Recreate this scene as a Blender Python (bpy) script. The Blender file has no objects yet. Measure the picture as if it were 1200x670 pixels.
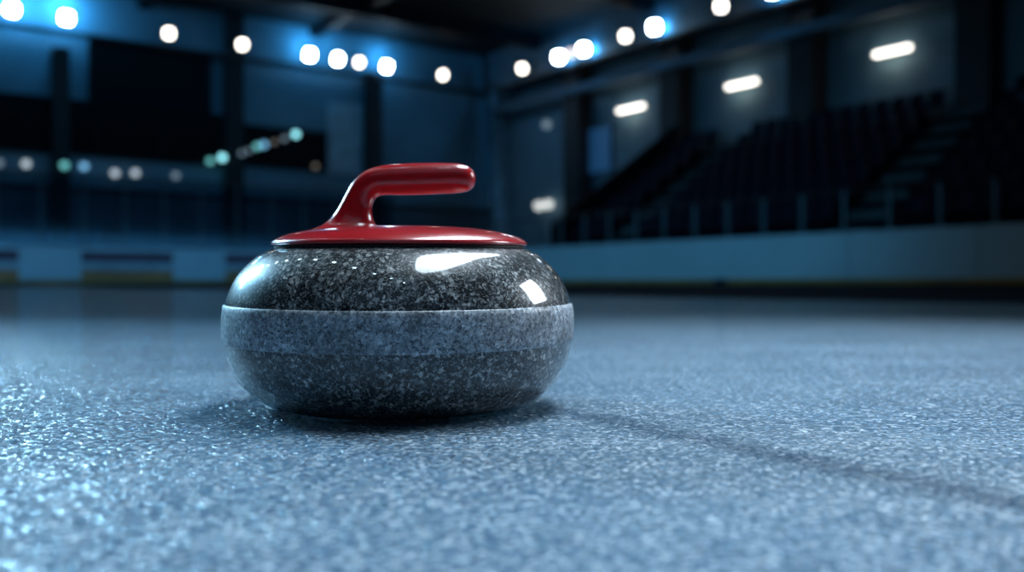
import bpy, bmesh, math, random
from mathutils import Vector, Matrix
random.seed(7)
SC = bpy.context.scene
COL = SC.collection

# ------------------------------------------------------------------ frame of the hall
# n = distance towards the right-hand boards, u = distance towards the back boards, h = height
NV = Vector((.811, .584, 0)).normalized()
UV = Vector((-.584, .811, 0)).normalized()
ROT = math.atan2(NV.y, NV.x)
def W(n, u, h=0.0):
    return NV * n + UV * u + Vector((0, 0, h))

# ------------------------------------------------------------------ mesh helpers
def link(name, me, mat=None, parent=None, loc=None, rotz=None):
    o = bpy.data.objects.new(name, me)
    COL.objects.link(o)
    if mat is not None:
        for m in (mat if isinstance(mat, (list, tuple)) else [mat]):
            me.materials.append(m)
    if parent is not None:
        o.parent = parent
    if loc is not None:
        o.location = loc
    if rotz is not None:
        o.rotation_euler = (0, 0, rotz)
    return o

def to_mesh(bm, name, smooth=False):
    bmesh.ops.recalc_face_normals(bm, faces=bm.faces)
    me = bpy.data.meshes.new(name)
    bm.to_mesh(me)
    bm.free()
    if smooth:
        for p in me.polygons:
            p.use_smooth = True
    return me

def add_box(bm, a, b, bevel=0.0):
    x0, y0, z0 = a
    x1, y1, z1 = b
    r = bmesh.ops.create_cube(bm, size=1)
    vs = r['verts']
    for v in vs:
        v.co = Vector(((x0 + x1) / 2 + v.co.x * (x1 - x0), (y0 + y1) / 2 + v.co.y * (y1 - y0), (z0 + z1) / 2 + v.co.z * (z1 - z0)))
    if bevel > 0:
        es = list({e for v in vs for e in v.link_edges})
        bmesh.ops.bevel(bm, geom=es, offset=bevel, segments=2, affect='EDGES', profile=.5)

def add_tube(bm, p, q, r, seg=10):
    p, q = Vector(p), Vector(q)
    d = q - p
    m = Matrix.Translation((p + q) / 2) @ d.to_track_quat('Z', 'Y').to_matrix().to_4x4()
    bmesh.ops.create_cone(bm, cap_ends=True, segments=seg, radius1=r, radius2=r, depth=d.length, matrix=m)

def boxes(name, lst, bevel=0.0):
    bm = bmesh.new()
    for a, b in lst:
        add_box(bm, a, b, bevel)
    return to_mesh(bm, name)

def lathe(name, prof, seg=160, smooth=True, closed=False):
    bm = bmesh.new()
    rings = []
    for r, z in prof:
        if r < 1e-6:
            rings.append([bm.verts.new((0, 0, z))])
        else:
            rings.append([bm.verts.new((r * math.cos(2 * math.pi * k / seg), r * math.sin(2 * math.pi * k / seg), z)) for k in range(seg)])
    prs = list(zip(rings[:-1], rings[1:]))
    if closed:
        prs.append((rings[-1], rings[0]))
    for A, B in prs:
        for k in range(seg):
            k2 = (k + 1) % seg
            if len(A) == 1 and len(B) == 1:
                continue
            if len(A) == 1:
                bm.faces.new((A[0], B[k], B[k2]))
            elif len(B) == 1:
                bm.faces.new((A[k], A[k2], B[0]))
            else:
                bm.faces.new((A[k], A[k2], B[k2], B[k]))
    return to_mesh(bm, name, smooth)

def spline(pts, n=10):
    """Catmull-Rom through the profile points"""
    out = []
    P = [pts[0]] + list(pts) + [pts[-1]]
    for i in range(1, len(P) - 2):
        p0, p1, p2, p3 = [Vector(p) for p in P[i - 1:i + 3]]
        for k in range(n):
            t = k / n
            out.append(tuple(.5 * ((2 * p1) + (-p0 + p2) * t + (2 * p0 - 5 * p1 + 4 * p2 - p3) * t * t + (-p0 + 3 * p1 - 3 * p2 + p3) * t ** 3)))
    out.append(tuple(pts[-1]))
    return out

def tag(o, label=None, cat=None, group=None, kind=None):
    if label: o['label'] = label
    if cat: o['category'] = cat
    if group: o['group'] = group
    if kind: o['kind'] = kind
    return o

def empty(name, loc, label, cat, group=None, rotz=0.0):
    o = bpy.data.objects.new(name, None)
    o.empty_display_size = .1
    COL.objects.link(o)
    o.location = loc
    o.rotation_euler = (0, 0, rotz)
    return tag(o, label, cat, group)

# ------------------------------------------------------------------ materials
def new_mat(name):
    m = bpy.data.materials.new(name)
    m.use_nodes = True
    nt = m.node_tree
    return m, nt, nt.nodes['Principled BSDF'], nt.nodes, nt.links

def ramp(nodes, stops, interp='LINEAR'):
    r = nodes.new('ShaderNodeValToRGB')
    cr = r.color_ramp
    cr.interpolation = interp
    while len(cr.elements) > 1:
        cr.elements.remove(cr.elements[0])
    cr.elements[0].position = stops[0][0]
    cr.elements[0].color = (*stops[0][1], 1)
    for p, c in stops[1:]:
        e = cr.elements.new(p)
        e.color = (*c, 1)
    return r

def simple(name, col, rough=.5, metal=0.0, var=.25, scale=3.0, coat=0.0, spec=.5):
    m, nt, b, N, L = new_mat(name)
    tc = N.new('ShaderNodeTexCoord')
    no = N.new('ShaderNodeTexNoise')
    no.inputs['Scale'].default_value = scale
    no.inputs['Detail'].default_value = 4
    L.new(tc.outputs['Object'], no.inputs['Vector'])
    lo = tuple(c * (1 - var) for c in col)
    hi = tuple(min(1, c * (1 + var)) for c in col)
    r = ramp(N, [(.3, lo), (.7, hi)])
    L.new(no.outputs['Fac'], r.inputs['Fac'])
    L.new(r.outputs['Color'], b.inputs['Base Color'])
    b.inputs['Roughness'].default_value = rough
    b.inputs['Metallic'].default_value = metal
    b.inputs['Coat Weight'].default_value = coat
    b.inputs['Specular IOR Level'].default_value = spec
    return m

def emissive(name, col, strength, base=.8):
    m, nt, b, N, L = new_mat(name)
    b.inputs['Base Color'].default_value = (base, base, base, 1)
    b.inputs['Emission Color'].default_value = (*col, 1)
    b.inputs['Emission Strength'].default_value = strength
    return m

def granite(name, stops, rough, coat, scale=430, bump=0.0, spec=.5):
    m, nt, b, N, L = new_mat(name)
    tc = N.new('ShaderNodeTexCoord')
    dn = N.new('ShaderNodeTexNoise'); dn.inputs['Scale'].default_value = 260; dn.inputs['Detail'].default_value = 2
    L.new(tc.outputs['Object'], dn.inputs['Vector'])
    sub = N.new('ShaderNodeVectorMath'); sub.operation = 'SUBTRACT'; sub.inputs[1].default_value = (.5, .5, .5)
    L.new(dn.outputs['Color'], sub.inputs[0])
    scl = N.new('ShaderNodeVectorMath'); scl.operation = 'SCALE'; scl.inputs['Scale'].default_value = .0045
    L.new(sub.outputs[0], scl.inputs[0])
    add = N.new('ShaderNodeVectorMath'); add.operation = 'ADD'
    L.new(tc.outputs['Object'], add.inputs[0]); L.new(scl.outputs[0], add.inputs[1])
    v1 = N.new('ShaderNodeTexVoronoi'); v1.inputs['Scale'].default_value = scale
    L.new(add.outputs[0], v1.inputs['Vector'])
    sep = N.new('ShaderNodeSeparateColor'); L.new(v1.outputs['Color'], sep.inputs[0])
    r1 = ramp(N, stops, 'CONSTANT')
    L.new(sep.outputs[0], r1.inputs['Fac'])
    # fine flecks
    v2 = N.new('ShaderNodeTexVoronoi'); v2.inputs['Scale'].default_value = scale * 2.1
    L.new(add.outputs[0], v2.inputs['Vector'])
    sep2 = N.new('ShaderNodeSeparateColor'); L.new(v2.outputs['Color'], sep2.inputs[0])
    r2 = ramp(N, stops, 'CONSTANT')
    L.new(sep2.outputs[1], r2.inputs['Fac'])
    mx = N.new('ShaderNodeMix'); mx.data_type = 'RGBA'; mx.inputs['Factor'].default_value = .42
    L.new(r1.outputs['Color'], mx.inputs['A']); L.new(r2.outputs['Color'], mx.inputs['B'])
    # slow clouding
    n3 = N.new('ShaderNodeTexNoise'); n3.inputs['Scale'].default_value = 40; n3.inputs['Detail'].default_value = 3
    L.new(tc.outputs['Object'], n3.inputs['Vector'])
    r3 = ramp(N, [(.3, (.6, .6, .6)), (.7, (1.25, 1.25, 1.25))])
    L.new(n3.outputs['Fac'], r3.inputs['Fac'])
    mm = N.new('ShaderNodeMix'); mm.data_type = 'RGBA'; mm.blend_type = 'MULTIPLY'; mm.inputs['Factor'].default_value = 1
    L.new(mx.outputs['Result'], mm.inputs['A']); L.new(r3.outputs['Color'], mm.inputs['B'])
    L.new(mm.outputs['Result'], b.inputs['Base Color'])
    b.inputs['Roughness'].default_value = rough
    b.inputs['Specular IOR Level'].default_value = spec
    b.inputs['Coat Weight'].default_value = coat
    b.inputs['Coat Roughness'].default_value = .035
    if bump:
        bp = N.new('ShaderNodeBump'); bp.inputs['Strength'].default_value = bump; bp.inputs['Distance'].default_value = .0006
        L.new(sep2.outputs[0], bp.inputs['Height']); L.new(bp.outputs['Normal'], b.inputs['Normal'])
    return m

M = {}
M['granite'] = granite('polished speckled granite', [
    (0, (.004, .006, .008)), (.38, (.018, .025, .030)), (.58, (.06, .075, .085)), (.72, (.16, .18, .20)), (.85, (.34, .37, .38)), (.94, (.62, .64, .64))], .34, 1.0, spec=.22)
M['band'] = granite('rough granite striking band', [
    (0, (.05, .07, .09)), (.22, (.16, .20, .24)), (.45, (.32, .38, .44)), (.72, (.50, .56, .62)), (.92, (.70, .75, .80))], .55, .12, bump=.5)
M['red'] = simple('glossy red plastic', (.40, .006, .012), rough=.28, var=.06, scale=20, coat=.8)
M['red'].node_tree.nodes['Principled BSDF'].inputs['Coat Roughness'].default_value = .06
M['gasket'] = simple('black rubber seal', (.012, .012, .014), rough=.6)

# ---- ice
def make_ice():
    m, nt, b, N, L = new_mat('pebbled blue-white ice')
    tc = N.new('ShaderNodeTexCoord')
    P = tc.outputs['Object']
    # frosty clouding, stretched along the sheet
    mp = N.new('ShaderNodeMapping'); mp.inputs['Rotation'].default_value = (0, 0, -ROT + .3); mp.inputs['Scale'].default_value = (1, 2.6, 1)
    L.new(P, mp.inputs['Vector'])
    n1 = N.new('ShaderNodeTexNoise'); n1.inputs['Scale'].default_value = 2.2; n1.inputs['Detail'].default_value = 6; n1.inputs['Roughness'].default_value = .6
    L.new(mp.outputs[0], n1.inputs['Vector'])
    r1 = ramp(N, [(.3, (.035, .095, .17)), (.52, (.085, .165, .25)), (.75, (.19, .28, .37))])
    L.new(n1.outputs['Fac'], r1.inputs['Fac'])
    # pebble droplets: white frosted tops
    dn = N.new('ShaderNodeTexNoise'); dn.inputs['Scale'].default_value = 120; dn.inputs['Detail'].default_value = 2
    L.new(P, dn.inputs['Vector'])
    sub = N.new('ShaderNodeVectorMath'); sub.operation = 'SUBTRACT'; sub.inputs[1].default_value = (.5, .5, .5)
    L.new(dn.outputs['Color'], sub.inputs[0])
    scl = N.new('ShaderNodeVectorMath'); scl.operation = 'SCALE'; scl.inputs['Scale'].default_value = .006
    L.new(sub.outputs[0], scl.inputs[0])
    ad = N.new('ShaderNodeVectorMath'); ad.operation = 'ADD'
    L.new(P, ad.inputs[0]); L.new(scl.outputs[0], ad.inputs[1])
    v = N.new('ShaderNodeTexVoronoi'); v.feature = 'SMOOTH_F1'; v.inputs['Scale'].default_value = 190; v.inputs['Smoothness'].default_value = .35
    L.new(ad.outputs[0], v.inputs['Vector'])
    v.inputs['Randomness'].default_value = 1
    hr = ramp(N, [(.0, (1, 1, 1)), (.62, (0, 0, 0))], 'EASE')
    L.new(v.outputs['Distance'], hr.inputs['Fac'])
    mx = N.new('ShaderNodeMix'); mx.data_type = 'RGBA'; mx.blend_type = 'MIX'
    L.new(r1.outputs['Color'], mx.inputs['A']); mx.inputs['B'].default_value = (.50, .64, .74, 1)
    fm = N.new('ShaderNodeMath'); fm.operation = 'MULTIPLY'; fm.inputs[1].default_value = .32
    L.new(hr.outputs['Color'], fm.inputs[0]); L.new(fm.outputs[0], mx.inputs['Factor'])
    L.new(mx.outputs['Result'], b.inputs['Base Color'])
    b.inputs['Roughness'].default_value = .09
    b.inputs['IOR'].default_value = 1.31
    # height
    n2 = N.new('ShaderNodeTexNoise'); n2.inputs['Scale'].default_value = 420; n2.inputs['Detail'].default_value = 3
    L.new(P, n2.inputs['Vector'])
    h = N.new('ShaderNodeMath'); h.operation = 'MULTIPLY_ADD'; h.inputs[1].default_value = .35
    L.new(n2.outputs['Fac'], h.inputs[0]); L.new(hr.outputs['Color'], h.inputs[2])
    n3 = N.new('ShaderNodeTexNoise'); n3.inputs['Scale'].default_value = 26; n3.inputs['Detail'].default_value = 3
    L.new(P, n3.inputs['Vector'])
    h2 = N.new('ShaderNodeMath'); h2.operation = 'MULTIPLY_ADD'; h2.inputs[1].default_value = .7
    L.new(n3.outputs['Fac'], h2.inputs[0]); L.new(h.outputs[0], h2.inputs[2])
    bp = N.new('ShaderNodeBump'); bp.inputs['Strength'].default_value = 1; bp.inputs['Distance'].default_value = .0022
    L.new(h2.outputs[0], bp.inputs['Height'])
    # frost crystals: every little cell of the surface is tilted its own way, so some catch a lamp
    fv = N.new('ShaderNodeTexVoronoi'); fv.inputs['Scale'].default_value = 380
    L.new(ad.outputs[0], fv.inputs['Vector'])
    fs = N.new('ShaderNodeVectorMath'); fs.operation = 'SUBTRACT'; fs.inputs[1].default_value = (.5, .5, .5)
    L.new(fv.outputs['Color'], fs.inputs[0])
    fk = N.new('ShaderNodeVectorMath'); fk.operation = 'MULTIPLY'; fk.inputs[1].default_value = (.8, .8, 0)
    L.new(fs.outputs[0], fk.inputs[0])
    fa = N.new('ShaderNodeVectorMath'); fa.operation = 'ADD'
    L.new(bp.outputs['Normal'], fa.inputs[0]); L.new(fk.outputs[0], fa.inputs[1])
    fn = N.new('ShaderNodeVectorMath'); fn.operation = 'NORMALIZE'
    L.new(fa.outputs[0], fn.inputs[0]); L.new(fn.outputs[0], b.inputs['Normal'])
    # long dark streak past the stone: its shadow edge painted into the ice colour
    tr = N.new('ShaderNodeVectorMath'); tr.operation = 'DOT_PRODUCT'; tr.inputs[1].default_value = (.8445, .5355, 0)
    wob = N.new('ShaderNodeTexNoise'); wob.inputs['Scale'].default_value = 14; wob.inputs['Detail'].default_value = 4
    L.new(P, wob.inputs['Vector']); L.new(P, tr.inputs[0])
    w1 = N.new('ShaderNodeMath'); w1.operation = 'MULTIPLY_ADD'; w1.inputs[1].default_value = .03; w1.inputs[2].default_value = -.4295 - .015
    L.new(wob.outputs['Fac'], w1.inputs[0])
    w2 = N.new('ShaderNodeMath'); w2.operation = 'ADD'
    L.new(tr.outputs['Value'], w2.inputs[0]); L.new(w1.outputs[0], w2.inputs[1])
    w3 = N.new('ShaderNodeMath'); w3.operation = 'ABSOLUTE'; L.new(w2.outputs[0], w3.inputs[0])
    shade_r = ramp(N, [(0, (.38, .44, .50)), (.008, (.52, .57, .62)), (.034, (1, 1, 1))], 'EASE')
    L.new(w3.outputs[0], shade_r.inputs['Fac'])
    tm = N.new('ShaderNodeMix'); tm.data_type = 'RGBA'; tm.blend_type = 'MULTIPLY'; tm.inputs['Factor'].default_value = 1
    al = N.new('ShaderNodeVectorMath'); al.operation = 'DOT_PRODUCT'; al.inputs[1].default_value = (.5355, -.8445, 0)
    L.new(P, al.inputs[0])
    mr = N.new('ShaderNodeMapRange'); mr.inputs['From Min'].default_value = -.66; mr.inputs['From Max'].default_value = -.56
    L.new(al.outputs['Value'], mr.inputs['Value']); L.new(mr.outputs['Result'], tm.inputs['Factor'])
    fsep = N.new('ShaderNodeSeparateColor'); L.new(fv.outputs['Color'], fsep.inputs[0])
    fr_ = ramp(N, [(.66, (0, 0, 0)), (.97, (.55, .55, .55))]); L.new(fsep.outputs[2], fr_.inputs['Fac'])  # white frost flecks, with sparkle painted into the ice colour
    fx = N.new('ShaderNodeMix'); fx.data_type = 'RGBA'; fx.inputs['B'].default_value = (.74, .84, .92, 1)
    L.new(fr_.outputs['Color'], fx.inputs['Factor']); L.new(mx.outputs['Result'], fx.inputs['A'])
    L.new(fx.outputs['Result'], tm.inputs['A']); L.new(shade_r.outputs['Color'], tm.inputs['B'])
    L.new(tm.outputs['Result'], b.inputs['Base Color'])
    return m
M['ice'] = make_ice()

M['wall'] = simple('blue-grey cladding panel', (.16, .30, .38), rough=.7, var=.12, scale=.6)
M['wall_dim'] = simple('dark side wall', (.10, .14, .18), rough=.8, scale=.6)
M['ceiling'] = simple('black roof deck', (.003, .006, .009), rough=.9, scale=.5)
M['steel'] = simple('dark painted steel', (.012, .020, .026), rough=.6, scale=2)
M['steel_pale'] = simple('pale painted steel', (.42, .58, .66), rough=.55, scale=2)
M['girder'] = simple('blue-grey girder steel', (.07, .13, .17), rough=.6, scale=2)
M['black'] = simple('black panel', (.003, .005, .008), rough=.6, scale=2, spec=.1)
M['darkglass'] = simple('unlit window glass', (.003, .005, .008), rough=.4, scale=1, spec=.1)
M['frame'] = simple('dark window frame', (.008, .014, .02), rough=.6, scale=2, spec=.2)
M['board'] = simple('white rink board', (.46, .58, .64), rough=.45, var=.05, scale=.8)
M['cap'] = simple('pale board cap rail', (.50, .62, .70), rough=.4, scale=2)
M['yellow'] = simple('yellow kick strip', (.40, .19, .02), rough=.5, scale=2)
M['kick'] = simple('dark base strip', (.006, .010, .018), rough=.6, scale=2)
M['carpet'] = simple('navy walkway carpet', (.006, .013, .03), rough=.95, scale=30, spec=.1)
M['concrete'] = simple('dark concrete', (.004, .008, .013), rough=.95, spec=.1, scale=1.5)
M['step'] = simple('pale aisle concrete', (.05, .09, .10), rough=.85, scale=1.5)
M['seat'] = simple('dark blue plastic seat', (.001, .006, .022), rough=.6, scale=8, spec=.12)
M['post'] = simple('brushed railing metal', (.09, .15, .18), rough=.5, metal=.2, scale=6)
M['purple'] = simple('dark plum banner stripe', (.10, .010, .04), rough=.5, scale=2)
M['pale_stripe'] = simple('pale banner stripe', (.32, .40, .46), rough=.5, scale=2)
M['gold'] = simple('ochre banner stripe', (.46, .17, .04), rough=.5, scale=2)
M['maroon'] = simple('dark maroon cloth', (.05, .006, .012), rough=.8, scale=4)
M['sign'] = emissive('dim blue sign face', (.02, .12, .32), .34, .03)
M['housing'] = simple('black lamp housing', (.015, .017, .02), rough=.45, scale=4)

# tinted glass sheet: mostly see-through, Fresnel gloss
gm, nt, b, N, L = new_mat('clear screen glass')
out = N['Material Output']
tr = N.new('ShaderNodeBsdfTransparent'); tr.inputs['Color'].default_value = (.62, .74, .80, 1)
gl = N.new('ShaderNodeBsdfGlossy'); gl.inputs['Roughness'].default_value = .15; gl.inputs['Color'].default_value = (.6, .7, .8, 1)
ms = N.new('ShaderNodeMixShader'); ms.inputs[0].default_value = .02
L.new(tr.outputs[0], ms.inputs[1]); L.new(gl.outputs[0], ms.inputs[2]); L.new(ms.outputs[0], out.inputs['Surface'])
M['glass'] = gm

# ------------------------------------------------------------------ camera
CAM_H = .102
cd = bpy.data.cameras.new('camera')
cam = bpy.data.objects.new('camera', cd)
COL.objects.link(cam)
cam.location = (0, 0, CAM_H)
cam.rotation_euler = (math.radians(90), 0, 0)
cd.sensor_width = 36
cd.lens = 36 * 1093 / 1200
cd.shift_y = -4 / 1200
cd.clip_start = .02
cd.clip_end = 200
cd.dof.use_dof = True
cd.dof.focus_distance = .66
cd.dof.aperture_fstop = 3.9
SC.camera = cam

# ------------------------------------------------------------------ room shell
N0, N1, U0, U1, HC = -12.0, 22.5, -8.0, 31.85, 9.4
BN, BU = 15.64, 27.0                                   # inner faces of the boards

def hall_box(name, a, b, mat, kind='structure', parent=None, bevel=0):
    """box in hall coordinates (n,u,h); object stands at the base centre of the box"""
    n0, u0, h0 = a
    n1, u1, h1 = b
    me = boxes(name, [((-(n1 - n0) / 2, -(u1 - u0) / 2, 0), ((n1 - n0) / 2, (u1 - u0) / 2, h1 - h0))], bevel)
    o = link(name, me, mat, parent, W((n0 + n1) / 2, (u0 + u1) / 2, h0), ROT)
    if kind: o['kind'] = kind
    return o

bm = bmesh.new()
vs = [bm.verts.new(W(n, u, 0)) for n, u in ((N0, U0), (N1, U0), (N1, U1), (N0, U1))]
bm.faces.new(vs)
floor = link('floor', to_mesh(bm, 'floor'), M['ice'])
floor['kind'] = 'structure'
hall_box('wall_back', (N0, U1, 0), (N1 + .3, U1 + .3, HC), M['wall'])
hall_box('wall_right', (N1, U0, 0), (N1 + .3, U1, HC), M['wall'])
hall_box('wall_left', (N0 - .3, U0, 0), (N0, U1 + .3, HC), M['wall_dim'])
hall_box('wall_front', (N0, U0 - .3, 0), (N1 + .3, U0, HC), M['wall_dim'])
hall_box('ceiling', (N0 - .3, U0 - .3, HC), (N1 + .3, U1 + .3, HC + .3), M['ceiling'])
hall_box('trim_1', (4.7, -6, .001), (BN - .02, BU - .1, .006), M['carpet'])            # dark walkway carpet beside the sheet
hall_box('trim_2', (BN + .25, U0, .001), (N1, U1, .03), M['concrete'])                 # slab under the stand
hall_box('trim_3', (N0, BU + .25, .001), (BN + .25, U1, .03), M['concrete'])           # slab behind the back boards
# pilasters of the right wall
k = 4
for u in (6.6, 11.6, 16.5, 21.6, 26.6):
    hall_box('trim_%d' % k, (N1 - .7, u - .42, 0), (N1, u + .42, HC), M['steel']); k += 1
# pilasters of the back wall
for n, w, top in ((5.53, .24, 7.35), (10.98, .30, HC), (16.33, .29, 8.0)):
    hall_box('trim_%d' % k, (n - w, U1 - .4, 0), (n + w, U1, top), M['steel']); k += 1
hall_box('trim_%d' % k, (21.85, U1 - .35, 0), (22.48, U1, 8.7), M['steel_pale']); k += 1   # pale corner column
hall_box('trim_%d' % k, (14.55, U1 - .06, 4.15), (15.97, U1, 6.75), M['steel_pale']); k += 1 # pale wall panel
# rails the floodlights hang on, roof beams
hall_box('trim_%d' % k, (N0, 31.25, 7.72), (21.3, 31.45, 7.84), M['steel']); k += 1
hall_box('trim_%d' % k, (21.0, 2, 7.72), (21.2, 31.4, 7.84), M['steel']); k += 1
hall_box('trim_%d' % k, (21.5, 2, 6.95), (21.8, 31.4, 7.22), M['girder']); k += 1
hall_box('trim_%d' % k, (21.35, 2, 7.9), (21.45, 31.4, HC), M['girder']); k += 1  # plate added behind the right-hand lamps to catch their halos
for u in (4, 10, 16, 22, 28):
    hall_box('trim_%d' % k, (N0, u - .2, HC - .5), (N1, u + .2, HC), M['black']); k += 1
for n in (2, 8, 14):
    hall_box('trim_%d' % k, (n - .15, U0, HC - .35), (n + .15, U1, HC), M['black']); k += 1
# deep ledge along the back wall above the lower panelling
hall_box('trim_%d' % k, (N0, U1 - .25, 3.05), (21.8, U1, 3.12), M['steel']); k += 1
# lower panelling of the back wall
lower = hall_box('trim_%d' % k, (N0, U1 - .1, 0), (21.8, U1, 3.05), M['wall_dim']); k += 1

# ------------------------------------------------------------------ windows of the back wall
def window(name, n0, n1, h0, h1, mull):
    w, d = n1 - n0, .12
    fr = []
    t = .09
    fr += [((-w / 2, -d / 2, 0), (w / 2, d / 2, t)), ((-w / 2, -d / 2, h1 - h0 - t), (w / 2, d / 2, h1 - h0))]
    fr += [((-w / 2, -d / 2, t), (-w / 2 + t, d / 2, h1 - h0 - t)), ((w / 2 - t, -d / 2, t), (w / 2, d / 2, h1 - h0 - t))]
    for i in range(1, mull):
        x = -w / 2 + w * i / mull
        fr.append(((x - .03, -d / 2, t), (x + .03, d / 2, h1 - h0 - t)))
    o = link(name, boxes(name, fr), M['frame'], None, W((n0 + n1) / 2, U1 - d / 2 - .002, h0), ROT)
    o['kind'] = 'structure'
    link('pane', boxes('pane', [((-w / 2 + t, -.01, t), (w / 2 - t, .01, h1 - h0 - t))]), M['darkglass'], o)
    return o
window('window_1', .6, 10.62, 4.1, 5.85, 5)
window('window_2', 11.34, 14.5, 4.18, 5.62, 2)

# ------------------------------------------------------------------ dark scoreboard
sb = empty('scoreboard', W(8.27, U1 - .02, 5.9), 'unlit black rectangular scoreboard high on the back wall above the long dark window', 'scoreboard', rotz=ROT)
link('cabinet', boxes('cabinet', [((-1.9, -.2, 0), (1.9, 0, 1.95))], .02), M['black'], sb)
link('frame', boxes('frame', [((-1.94, -.24, -.04), (1.94, -.18, .06)), ((-1.94, -.24, 1.89), (1.94, -.18, 1.99)), ((-1.94, -.24, .06), (-1.84, -.18, 1.89)), ((1.84, -.24, .06), (1.94, -.18, 1.89))]), M['frame'], sb)
link('screen', boxes('screen', [((-1.83, -.215, .07), (1.83, -.2, 1.88))]), M['darkglass'], sb)

# ------------------------------------------------------------------ boards
def rink_boards(label, along_u, a0, a1, face, seams, yellow_h):
    """a run of boards; local x along the run, local y away from the ice"""
    mid = (a0 + a1) / 2
    if along_u:
        t = empty('rink_boards', W(face, mid, .006), label, 'rink boards', rotz=ROT - math.pi / 2)
        sgn = -1      # local x = -u, local y = +n
    else:
        t = empty('rink_boards', W(mid, face, .006), label, 'rink boards', rotz=ROT)
        sgn = 1
    loc = lambda a: sgn * (a - mid)
    edges = [a0] + seams + [a1]
    for e0, e1 in zip(edges[:-1], edges[1:]):
        x0, x1 = sorted((loc(e0), loc(e1)))
        link('panel', boxes('panel', [((x0 + .008, 0, .17), (x1 - .008, .08, 1.03))], .006), M['board'], t)
    x0, x1 = sorted((loc(a0), loc(a1)))
    link('cap_rail', boxes('cap_rail', [((x0, -.02, 1.03), (x1, .13, 1.07))], .01), M['cap'], t)
    link('kick_strip', boxes('kick_strip', [((x0, -.012, .075), (x1, .08, .17))], .005), M['yellow'], t)['label'] = 'yellow kick strip'
    link('base_strip', boxes('base_strip', [((x0, -.008, 0), (x1, .08, .075))]), M['kick'], t)['label'] = 'dark base strip'
    for i in range(int((x1 - x0) / 2.4) + 1):
        x = x0 + .6 + i * 2.4
        if x < x1:
            link('brace', boxes('brace', [((x - .03, .08, 0), (x + .03, .14, 1.03)), ((x - .03, .14, 0), (x + .03, .4, .05))]), M['steel'], t)
    return t
rb = rink_boards('long white rink boards on the right below the dark stand of seats', True, 1.0, BU, BN,
            [3.4, 5.8, 8.2, 10.7, 13.55, 16.0, 18.4, 20.8, 23.2], .17)
bb = rink_boards('white rink boards at the back left carrying the striped banners', False, -8.0, BN - .03, BU,
            [-5.6, -3.2, -.8, 1.0, 3.55, 5.0, 7.6, 8.95, 11.5, 13.9], .17)
link('gate_bolt', boxes('gate_bolt', [((-.16, -.05, 0), (.16, -.01, .13))], .02), M['kick'], rb, (-(13.9 - (1.0 + BU) / 2), 0, .06))

# banners on the back boards
for i, (lab, n0) in enumerate((('striped plum and ochre banner on the back boards cut by the left edge', 1.34),
                               ('whole striped plum and ochre banner in the middle of the left back boards', 5.23),
                               ('striped plum and ochre banner on the back boards partly hidden behind the curling stone', 9.12))):
    t = empty('advertising_banner', W(n0 + 1.2, BU - .003, .17), lab, 'banner', 'striped banners on the back boards', ROT)
    for z0, z1, m in ((.50, .77, 'purple'), (.27, .50, 'pale_stripe'), (.0, .27, 'gold')):
        link('stripe', boxes('stripe', [((-1.2, -.008, z0), (1.2, 0, z1))]), M[m], t)['label'] = {'purple': 'dark plum stripe', 'pale_stripe': 'pale blue-grey stripe', 'gold': 'ochre stripe'}[m]

# ------------------------------------------------------------------ railing over the right boards, glass screen over the back boards
t = empty('railing', W(BN + .06, 0, 1.075), 'thin metal railing of upright posts on top of the right-hand boards', 'railing', rotz=ROT)
pm = boxes('post', [((-.03, -.035, 0), (.03, .035, .78))], .006)
for j in range(24):
    u = 3.12 + .9655 * j
    p = link('post', pm, M['post'] if j == 0 else None, t, (0, u, 0))
bm = bmesh.new(); add_tube(bm, (0, 2.9, .78), (0, 26.4, .78), .022)
link('top_rail', to_mesh(bm, 'top_rail', True), M['steel'], t)

t = empty('glass_screen', W(0, BU + .06, 1.076), 'tall glass spectator screen with slim posts on the back boards', 'glass screen', rotz=ROT)
pm = boxes('post', [((-.03, -.03, 0), (.03, .03, 1.9))], .006)
gp = boxes('pane', [((.03, -.006, .02), (1.015, .006, 1.86))])
for j in range(18):
    n = -2.0 + 1.045 * j
    if n > 15.4: break
    link('post', pm, M['post'] if j == 0 else None, t, (n, 0, 0))
    if n + 1.045 < 15.5:
        link('pane', gp, M['glass'] if j == 0 else None, t, (n, 0, 0))
bm = bmesh.new(); add_tube(bm, (-2.0, 0, 1.9), (15.5, 0, 1.9), .025)
link('top_rail', to_mesh(bm, 'top_rail', True), M['steel'], t)

# dark bundle left behind the boards
t = empty('equipment_bag', W(6.25, 28.2, .03), 'dark maroon upright equipment bag behind the back boards above the middle banner', 'bag', rotz=ROT)
bm = bmesh.new(); add_box(bm, (-.27, -.2, 0), (.27, .2, 1.55), .09)
link('body', to_mesh(bm, 'body', True), M['maroon'], t)
bm = bmesh.new()
prev = None
for k2 in range(9):
    a = math.pi * k2 / 8
    q = Vector((-.14 * math.cos(a), -.05, 1.52 + .17 * math.sin(a)))
    if prev is not None: add_tube(bm, prev, q, .018, 8)
    prev = q
link('handle', to_mesh(bm, 'handle', True), M['black'], t)

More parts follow.
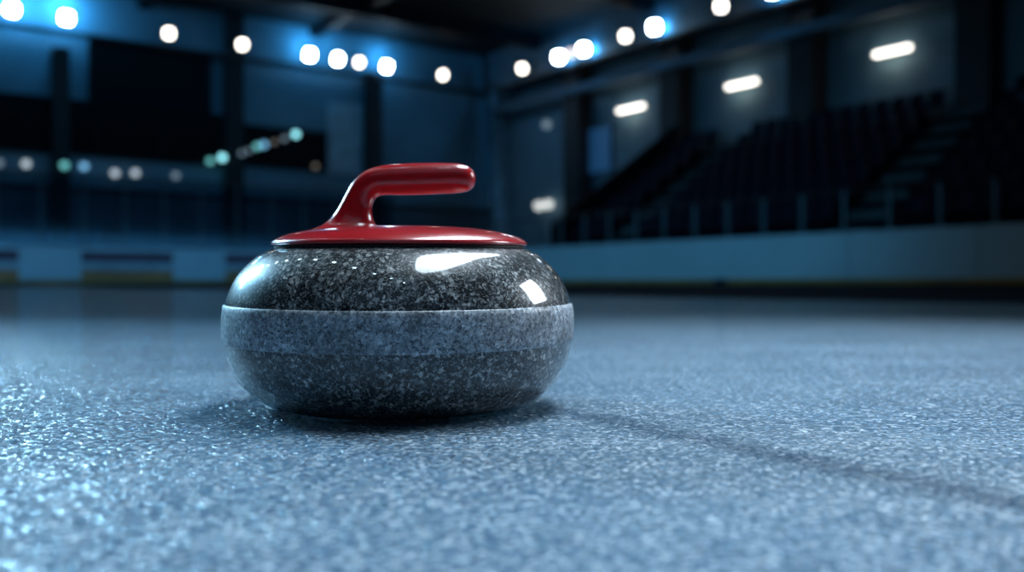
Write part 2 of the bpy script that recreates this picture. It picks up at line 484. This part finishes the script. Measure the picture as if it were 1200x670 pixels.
# ------------------------------------------------------------------ the stand
ROWS, RISE, RUN = 8, .43, .64
SN0, SH0, SU0, SU1 = 16.75, 1.0, 3.0, 21.2
t = empty('grandstand', W(SN0, 0, .03), 'dark stepped spectator stand rising behind the right-hand boards', 'grandstand', rotz=ROT)
steps = []
for r in range(ROWS):
    steps.append(((r * RUN, SU0, 0), ((r + 1) * RUN, SU1, SH0 - .03 + r * RISE)))
link('terraces', boxes('terraces', steps), M['concrete'], t)
for au in (11.62, 18.85):
    st = []
    for r in range(ROWS):
        st.append(((r * RUN - .02, au - .5, SH0 - .03 + r * RISE - .02), ((r + 1) * RUN - .02, au + .5, SH0 - .03 + r * RISE + .012)))
        st.append(((r * RUN + RUN / 2, au - .5, SH0 - .03 + r * RISE), ((r + 1) * RUN - .02, au + .5, SH0 - .03 + r * RISE + RISE / 2)))
    link('aisle_stairs', boxes('aisle_stairs', st), M['step'], t)['label'] = 'pale aisle stairs'
bm = bmesh.new()
pts = [(0, 0), (0, SH0 + .75), (ROWS * RUN, SH0 + ROWS * RISE + .75), (ROWS * RUN, 0)]
va = [bm.verts.new((x, SU1, z)) for x, z in pts]
vb = [bm.verts.new((x, SU1 + .15, z)) for x, z in pts]
bm.faces.new(va); bm.faces.new(vb[::-1])
for i in range(4):
    j = (i + 1) % 4
    bm.faces.new((va[i], va[j], vb[j], vb[i]))
link('end_parapet', to_mesh(bm, 'end_parapet'), M['concrete'], t)

def seat_mesh():
    """tip-up stadium seat, local -x faces the ice"""
    bm = bmesh.new()
    add_box(bm, (-.20, -.21, .40), (.20, .21, .46), .025)                         # pan
    # curved back
    cols = []
    for i in range(7):
        y = -.21 + .07 * i
        bulge = .05 * (1 - (y / .21) ** 2)
        cols.append([bm.verts.new((.15 + bulge + (z - .42) * .16 + d, y, z)) for d in (0, .03) for z in (.42, .55, .70, .82 - .03 * abs(y / .21) ** 3)])
    for A, B in zip(cols[:-1], cols[1:]):
        for i in range(3):
            bm.faces.new((A[i], A[i + 1], B[i + 1], B[i]))
            bm.faces.new((A[4 + i], B[4 + i], B[5 + i], A[5 + i]))
        bm.faces.new((A[3], A[7], B[7], B[3]))
        bm.faces.new((A[0], B[0], B[4], A[4]))
    for A in (cols[0], cols[-1]):
        for i in range(3):
            bm.faces.new((A[i], A[i + 1], A[5 + i], A[4 + i]))
    for y in (-.16, .16):
        add_box(bm, (-.02, y - .02, 0), (.03, y + .02, .41))                      # legs
        add_box(bm, (-.14, y - .02, 0), (.16, y + .02, .03))
    return to_mesh(bm, 'stadium_seat')
sm = seat_mesh()
sm.materials.append(M['seat'])
ORD = ['front', 'second', 'third', 'fourth', 'fifth', 'sixth', 'seventh', 'top']
seat0 = None
for bname, b0, b1 in (('right of the nearer pale aisle stairs', 4.6, 11.05), ('between the two pale aisle stairs', 12.2, 18.3), ('far narrow block at its end', 19.45, 21.05)):
    n = int((b1 - b0) / .5)
    for r in range(ROWS):
        for i in range(n):
            u = b0 + .25 + i * .5
            nn = SN0 + r * RUN + .36
            hh = SH0 + r * RISE + .001
            p = W(nn, u, hh)
            if p.y <= 0 or p.x / p.y > .565:                     # outside the frame on the right
                continue
            o = bpy.data.objects.new('stadium_seat', sm)
            COL.objects.link(o)
            o.location = p
            o.rotation_euler = (0, 0, ROT)
            tag(o, 'dark blue %s-row seat in the stand, %s' % (ORD[r], bname), 'seat', '%s-row seats, %s' % (ORD[r], bname))

# ------------------------------------------------------------------ lamps
M['cold_lens'] = emissive('cold white floodlight lens', (.74, .91, 1.0), 36)
M['rail_lens'] = emissive('blue-white floodlight lens', (.55, .86, 1.0), 110)
M['faint_lens'] = emissive('faint rosy floodlight lens', (1.0, .86, .80), 1.6)
M['warm_lens'] = emissive('warm white floodlight lens', (1.0, .94, .84), 8)
M['tube_lens'] = emissive('warm white tube cover', (1.0, .95, .86), 4.5)
def spot_lamp(loc, face, size, lens_mat, label, cat='floodlight', group='floodlights on the ceiling rails', drop=.35, tilt_deg=18):
    """square floodlight with a housing, rounded lens and hanging bracket; face = horizontal direction"""
    t = empty('floodlight', loc, label, cat, group, math.atan2(face.y, face.x) + math.pi / 2)
    s = size / 2
    tilt = math.radians(tilt_deg)
    def rot(me):
        me.transform(Matrix.Rotation(tilt, 4, 'X'))
        return me
    link('housing', rot(boxes('housing', [((-s - .03, .0, -s - .03), (s + .03, .16, s + .03))], .03)), M['housing'], t)
    bm = bmesh.new()
    K = 32
    ring = []
    for i in range(K):
        a = 2 * math.pi * i / K
        c, sn = math.cos(a), math.sin(a)
        ring.append((s * math.copysign(abs(c) ** .55, c), s * math.copysign(abs(sn) ** .55, sn)))
    f = [bm.verts.new((x * .93, -.03, z * .93)) for x, z in ring]
    g = [bm.verts.new((x, -.001, z)) for x, z in ring]
    bm.faces.new(f)
    for i in range(K):
        j = (i + 1) % K
        bm.faces.new((f[i], f[j], g[j], g[i]))
    link('lens', rot(to_mesh(bm, 'lens')), lens_mat, t)
    if drop:
        bm = bmesh.new()
        for x in (-s - .045, s + .045):
            add_box(bm, (x - .012, .05, -.05), (x + .012, .10, s + .12 ))
        add_box(bm, (-s - .057, .05, s + .10), (s + .057, .10, s + .125))
        link('bracket', to_mesh(bm, 'bracket'), M['steel'], t)
    return t

def glow(loc, col, power, r=.08):
    ld = bpy.data.lights.new('added_lamp_glow', 'POINT')
    ld.color = col; ld.energy = power; ld.shadow_soft_size = r
    o = bpy.data.objects.new('added_lamp_glow', ld)
    COL.objects.link(o); o.location = loc
    return o

BL = [(4.14, 'C', 2.0, 'glaring blue-white floodlight at the far left end of the back wall row'),
      (5.63, 'C', 2.0, 'glaring blue-white floodlight second from the left on the back wall row'),
      (8.69, 'W', 0, 'warm white floodlight just above the dark scoreboard'),
      (11.13, 'W', 0, 'warm white floodlight right of the scoreboard over the dark column'),
      (13.58, 'C', .8, 'glaring blue-white floodlight at the left of the close group of four'),
      (14.67, 'C', .25, 'white floodlight second in the close group of four on the back wall'),
      (15.53, 'W', 0, 'warm white floodlight third in the close group of four on the back wall'),
      (16.66, 'C', .8, 'glaring blue-white floodlight at the right of the close group of four'),
      (19.13, 'W', 0, 'single warm white floodlight on the back wall above the stone handle')]
for n, c, gl_, lab in BL:
    spot_lamp(W(n, 31.2, 8.22), -UV, 0.36 if c == 'C' else .30, M['cold_lens' if c == 'C' else 'warm_lens'], lab)
    if gl_:
        glow(W(n, 31.28, 8.62), (.08, .48, 1.0), 60 * gl_)
RL = [(28.43, 'W', 0, 'warm white floodlight nearest the hall corner on the right-hand row'),
      (26.21, 'C', .8, 'glaring blue-white floodlight left of a tight trio on the right-hand row'),
      (25.53, 'W', 0, 'dim warm floodlight in the middle of a tight trio on the right-hand row'),
      (24.83, 'C', .8, 'glaring blue-white floodlight right of a tight trio on the right-hand row'),
      (22.71, 'W', 0, 'warm white floodlight alone between the tight trio and a glaring blue one'),
      (21.36, 'C', .8, 'glaring blue-white floodlight alone on the middle of the right-hand row'),
      (18.61, 'W', 0, 'warm white floodlight on the right-hand row touching the top of the picture'),
      (16.75, 'C', 1.0, 'blue-white floodlight half cut off by the top of the picture')]
for u, c, gl_, lab in RL:
    spot_lamp(W(20.95, u, 8.2), (-NV * .8 - UV * .6).normalized(), 0.36 if c == 'C' else .30, M['cold_lens' if c == 'C' else 'faint_lens' if 'dim' in lab else 'warm_lens'], lab)
    if gl_:
        glow(W(21.2, u, 8.25), (.08, .48, 1.0), 55 * gl_)

# a further rail of floodlights over the sheet, above the picture: seen only as a row of glints in the polished stone
hall_box('trim_%d' % k, (-2.1, -5, 7.72), (-1.9, 24, 7.84), M['steel']); k += 1
for j in range(13):
    spot_lamp(W(-2, -4 + 2 * j, 8.2), Vector((.72, -.69, 0)), .24, M['rail_lens'], 'floodlight on the overhead rail mirrored as a row of glints on the stone', group='floodlights on the overhead rail', tilt_deg=70)

# tube lights on the right wall
for u0, u1, lab in ((23.23, 24.66, 'short glowing tube light on the right wall, farthest and lowest of three'),
                    (18.37, 19.67, 'glowing tube light on the right wall, middle of three above the stand'),
                    (13.41, 14.58, 'glowing tube light on the right wall, nearest and highest of three')):
    t = empty('tube_light', W(N1 - .02, (u0 + u1) / 2, 6.16), lab, 'wall light', 'tube lights above the stand', ROT)
    hl = (u1 - u0) / 2 - .12
    link('backplate', boxes('backplate', [((-.08, -hl - .05, -.09), (0, hl + .05, .09))], .01), M['housing'], t)
    bm = bmesh.new()
    add_tube(bm, (-.14, -hl, 0), (-.14, hl, 0), .075, 16)
    for s in (-1, 1):
        bmesh.ops.create_uvsphere(bm, u_segments=16, v_segments=8, radius=.075, matrix=Matrix.Translation((-.14, s * hl, 0)))
    link('diffuser', to_mesh(bm, 'diffuser', True), M['tube_lens'], t)
    glow(W(N1 - .35, (u0 + u1) / 2, 5.9), (1, .80, .55), 2.5, .2)

# small twin lamp and faint lamp far right of the stone handle
def bulb(loc, size, mat, label, group, sag=.18, name='lamp_or_reflection_globe'):
    t = empty(name, loc, label, 'lamp', group, ROT)
    bm = bmesh.new()
    bmesh.ops.create_uvsphere(bm, u_segments=16, v_segments=10, radius=size)
    link('globe', to_mesh(bm, 'globe', True), mat, t)
    bm = bmesh.new()
    add_tube(bm, (0, 0, size * .7), (0, 0, size * 1.25), size * .6, 12)
    add_tube(bm, (0, 0, size * 1.1), (0, sag, size * 1.1), .02, 8)
    link('socket', to_mesh(bm, 'socket', True), M['housing'], t)
    return t
def em(n, c, s): return emissive(n, c, s)
SM = {'white': em('pale glowing globe', (.62, .74, .82), 1.0), 'teal': em('teal lamp globe', (.16, .62, .62), 1.1), 'blue': em('blue lamp globe', (.20, .52, .85), 1.2),
      'dim': em('dim lamp or reflection globe', (.30, .42, .52), .55), 'aqua': em('bright aqua reflection globe', (.30, .85, .95), 2.2), 'warm': em('faint amber lamp or reflection globe', (.30, .22, .12), .5), 'pale': em('pale warm lamp globe', (.8, .82, .78), 1.3)}
for n, h, c, lab in ((3.82, 3.66, 'dim', 'small grey glowing globe cut off by the left edge below the long dark window'),  # row of small glowing globes under the long window
                     (4.55, 3.69, 'white', 'small pale white glowing globe below the dark window, left of the dark column'),
                     (5.61, 3.72, 'teal', 'small teal glowing globe on the dark column below the window'),
                     (6.17, 3.73, 'blue', 'small light blue glowing globe beside the teal one below the window'),
                     (7.08, 3.58, 'white', 'small white lamp, left one of the pair over the dark bag'),
                     (7.70, 3.63, 'white', 'small white lamp, right one of the pair over the dark bag'),
                     (8.97, 3.63, 'dim', 'small dim lamp below the right end of the long dark window')):
    bulb(W(n, 31.42, h), .11, SM[c], lab, 'small glowing globes below the long window', .4)
for n, h, c, s, lab in ((10.09, 4.19, 'teal', .15, 'teal globe standing in for a reflection, low left end of the slanting string'),  # string globes: lamp reflections in the dark window built as glowing objects
                     (10.5, 4.34, 'aqua', .17, 'bright aqua globe standing in for a reflection, just left of the dark column'),
                     (11.18, 4.54, 'dim', .12, 'dim globe standing in for a reflection, just right of the dark column'),
                     (11.42, 4.65, 'dim', .11, 'second dim globe standing in for a reflection, right of the dark column'),
                     (11.72, 4.82, 'teal', .16, 'teal globe standing in for a reflection, bright middle pair of the slanting string'),
                     (11.97, 4.9, 'blue', .16, 'blue globe standing in for a reflection, bright middle pair of the slanting string'),
                     (12.34, 5.02, 'warm', .12, 'faint amber globe standing in for a reflection, after the middle pair of the string'),
                     (12.71, 5.18, 'dim', .13, 'dim grey globe standing in for a reflection, next to the top of the string'),
                     (13.13, 5.37, 'aqua', .17, 'brightest aqua globe standing in for a reflection, top right end of the string'),
                     (13.88, 4.29, 'warm', .13, 'faint amber lamp low in the corner of the small dark window')):
    bulb(W(n, 31.38, h), s * .68, SM[c], lab, 'reflection globes of the slanting string', .4)
bulb(W(24.4 - 2.3, 28.9, 3.1), .17, SM['pale'], 'pale oval lamp low by the end of the stand, left of a close pair', 'pair of low lamps by the stand', .2)
bulb(W(22.1, 28.3, 3.12), .17, SM['pale'], 'pale oval lamp low by the end of the stand, right of a close pair', 'pair of low lamps by the stand', .2)
bulb(W(22.1, 28.4, 6.2), .16, SM['dim'], 'faint lamp high on the wall near the hall corner', 'pair of low lamps by the stand', .2)

# dim blue sign on the right wall
t = empty('wall_sign', W(N1 - .02, 25.65, 4.05), 'dim blue upright rectangular sign on the right wall beyond the stand', 'sign', rotz=ROT)
link('backing', boxes('backing', [((-.08, -.66, 0), (0, .66, 1.75))], .01), M['frame'], t)
link('face', boxes('face', [((-.10, -.6, .06), (-.08, .6, 1.69))]), M['sign'], t)

# ------------------------------------------------------------------ the curling stone
SX, SY = -.0921, .777
stone = empty('curling_stone', (SX, SY, 0), 'polished grey speckled granite curling stone with a red handle resting on the ice', 'curling stone')
prof = spline([(.090, .1295), (.099, .1287), (.108, .1256), (.1175, .1200), (.131, .1058), (.1388, .0895), (.1418, .0760), (.1420, .0640), (.1412, .0510), (.1385, .0385), (.1312, .0235), (.1190, .0105), (.1040, .0030), (.0880, .0006)], 8)
prof = [(.0, .1295), (.05, .1295)] + prof + [(.075, -.0002), (.066, -.0004), (.058, .0002), (.05, .003), (.0, .004)]
# broad soft shoulder
link('body', lathe('body', prof, 192), M['granite'], stone)
def body_r(z):
    for (r0, z0), (r1, z1) in zip(prof[:-1], prof[1:]):
        if z1 <= z <= z0 and z0 > z1:
            return r0 + (r1 - r0) * (z0 - z) / (z0 - z1)
BZ0, BZ1 = .0535, .0835
bp = [(body_r(BZ1) - .002, BZ1 + .0006), (body_r(BZ1) + .0004, BZ1)]
for i in range(9):
    z = BZ1 - .0008 - (BZ1 - BZ0 - .0016) * i / 8
    bp.append((body_r(z) + .0011, z))
bp += [(body_r(BZ0) + .0004, BZ0), (body_r(BZ0) - .002, BZ0 - .0006)]
link('striking_band', lathe('striking_band', bp, 192), M['band'], stone)['label'] = 'paler rough band around the middle'

handle = link('handle', lathe('handle', spline([(.0, .1465), (.03, .1463), (.058, .1450), (.080, .1420), (.094, .1386), (.1018, .1350), (.1045, .1325), (.1040, .1306), (.1005, .1296)], 6) + [(.06, .1296), (0, .1296)], 160), M['red'], stone)
handle['label'] = 'red domed disc plate of the handle'
link('seal_ring', lathe('seal_ring', [(.096, .1305), (.1010, .1303), (.1022, .1295), (.1022, .1280), (.098, .1278)], 160), M['gasket'], stone)
# goose-neck grip, lofted section by section
K = 1407.0
sec = [((557.4, 211.5), (557.4, 214), 1.2), ((556.4, 207), (556.4, 219.5), 6.5), ((553, 201.5), (553, 224.5), 11.5), ((546.5, 197.3), (546.5, 227.8), 15), ((536, 195), (536, 229.4), 16.5), ((520, 194.5), (520, 230), 17),
       ((495, 194.5), (495, 231.3), 17.5), ((470, 195.5), (470, 231.8), 17), ((452, 197), (455, 231.5), 16.5), ((438, 200), (446, 232.5), 16), ((425, 206.5), (441, 235.5), 15.5),
       ((413.5, 218), (438, 241), 15), ((404.5, 234), (436.5, 248), 15), ((396, 249), (437, 255.5), 16), ((387.5, 260), (439, 262.5), 18.5), ((377.5, 267.5), (443.5, 267.8), 23), ((362, 274), (454, 273), 30), ((350, 281), (465, 279), 36)]
# densify
den = []
flat = [Vector((a[0], a[1], b[0], )) for a, b, d in sec]
A5 = [(a[0], a[1], b[0], b[1], d) for a, b, d in sec]
P5 = [A5[0]] + A5 + [A5[-1]]
for i in range(1, len(P5) - 2):
    for k2 in range(5):
        tt = k2 / 5
        row = []
        for c in range(5):
            p0, p1, p2, p3 = (P5[i + j][c] for j in (-1, 0, 1, 2))
            row.append(.5 * (2 * p1 + (-p0 + p2) * tt + (2 * p0 - 5 * p1 + 4 * p2 - p3) * tt ** 2 + (-p0 + 3 * p1 - 3 * p2 + p3) * tt ** 3))
        den.append(row)
den.append(list(A5[-1]))
bm = bmesh.new()
rings = []
SEG = 40
for ax, ay, bx_, by, dp in den:
    a = Vector(((ax - 470.5) / K, 0, .102 + (331 - ay) / K))
    b_ = Vector(((bx_ - 470.5) / K, 0, .102 + (331 - by) / K))
    c = (a + b_) / 2
    hv = (a - b_) / 2
    dv = Vector((0, dp / K, 0))
    ring = []
    for k2 in range(SEG):
        an = 2 * math.pi * k2 / SEG
        cs, sn = math.cos(an), math.sin(an)
        e = .88
        ring.append(bm.verts.new(c + hv * math.copysign(abs(cs) ** e, cs) + dv * math.copysign(abs(sn) ** e, sn)))
    rings.append(ring)
for R0, R1 in zip(rings[:-1], rings[1:]):
    for k2 in range(SEG):
        k3 = (k2 + 1) % SEG
        bm.faces.new((R0[k2], R0[k3], R1[k3], R1[k2]))
bm.faces.new(rings[0]); bm.faces.new(rings[-1])
link('grip', to_mesh(bm, 'grip', True), M['red'], stone)['label'] = 'red goose-neck grip'
# the stone leans a hair towards the camera, pivoting on the front of its running ring
TILT = math.radians(1.2)
stone.rotation_euler = (TILT, 0, 0)
stone.location = (SX, SY, .066 * math.sin(TILT) + .0006)

# ------------------------------------------------------------------ light
w = bpy.data.worlds.new('world')
SC.world = w
w.use_nodes = True
w.node_tree.nodes['Background'].inputs[0].default_value = (.01, .03, .06, 1)
w.node_tree.nodes['Background'].inputs[1].default_value = .3

def area(name, loc, target, size, power, col, sy=None, spread=None):
    ld = bpy.data.lights.new(name, 'AREA')
    ld.energy = power; ld.color = col
    ld.shape = 'RECTANGLE' if sy else 'DISK'
    ld.size = size
    if sy: ld.size_y = sy
    if spread: ld.spread = math.radians(spread)
    o = bpy.data.objects.new(name, ld)
    COL.objects.link(o)
    o.location = loc
    o.rotation_euler = (Vector(target) - Vector(loc)).to_track_quat('-Z', 'Y').to_euler()
    return o
# long oval lamp hung over and behind the stone: key light and the large oval glint on the shoulder
key = area('overhead_lamp', (.50, 1.45, 2.2), (.42, .74, 0), .72, 29, (.72, .88, 1.0), 2.5, 80)
key.data.shape = 'ELLIPSE'
# cold back light from the far left: rim and sparkle
area('left_back_light', (-2.6, 2.9, 1.35), (-.3, .70, 0), .3, 15, (.28, .68, 1.0), .85, 75)
# slim unseen area light added beside it for the crisp streak on the left shoulder
area('added_streak_light', (-2.35, 3.1, 1.3), (-.15, .72, .05), .10, 7, (.45, .78, 1.0), .8, 60)
# right side light: the small window glint
area('right_side_light', (1.72, 1.45, .95), (-.05, .78, .08), .6, 24, (.80, .90, 1.0), .6)
# soft blue front fill, an unseen area light added behind the camera
area('front_fill', (0, -5.0, 6), (-.1, .8, .05), 8.0, 24, (.40, .66, 1.0), 4)
# unseen area lights added to wash the back wall, right wall and boards blue
area('back_wash', W(8, 24, 8.8), W(9, 31, 4), 14, 110, (.09, .50, 1.0), 2)
area('right_wash', W(14, 17, 8.8), W(22, 17, 5), 14, 18, (.09, .48, 1.0), 2)
area('board_wash', W(10, 16, 1.7), W(15.6, 17, .6), 13, 34, (.10, .55, 1.0), .8, 80)
area('back_board_wash', W(6, 22.5, 1.3), W(6, 27, .5), 14, 22, (.10, .50, 1.0), .6, 60)

SC.view_settings.view_transform = 'Standard'
SC.view_settings.look = 'None'
SC.view_settings.exposure = 0
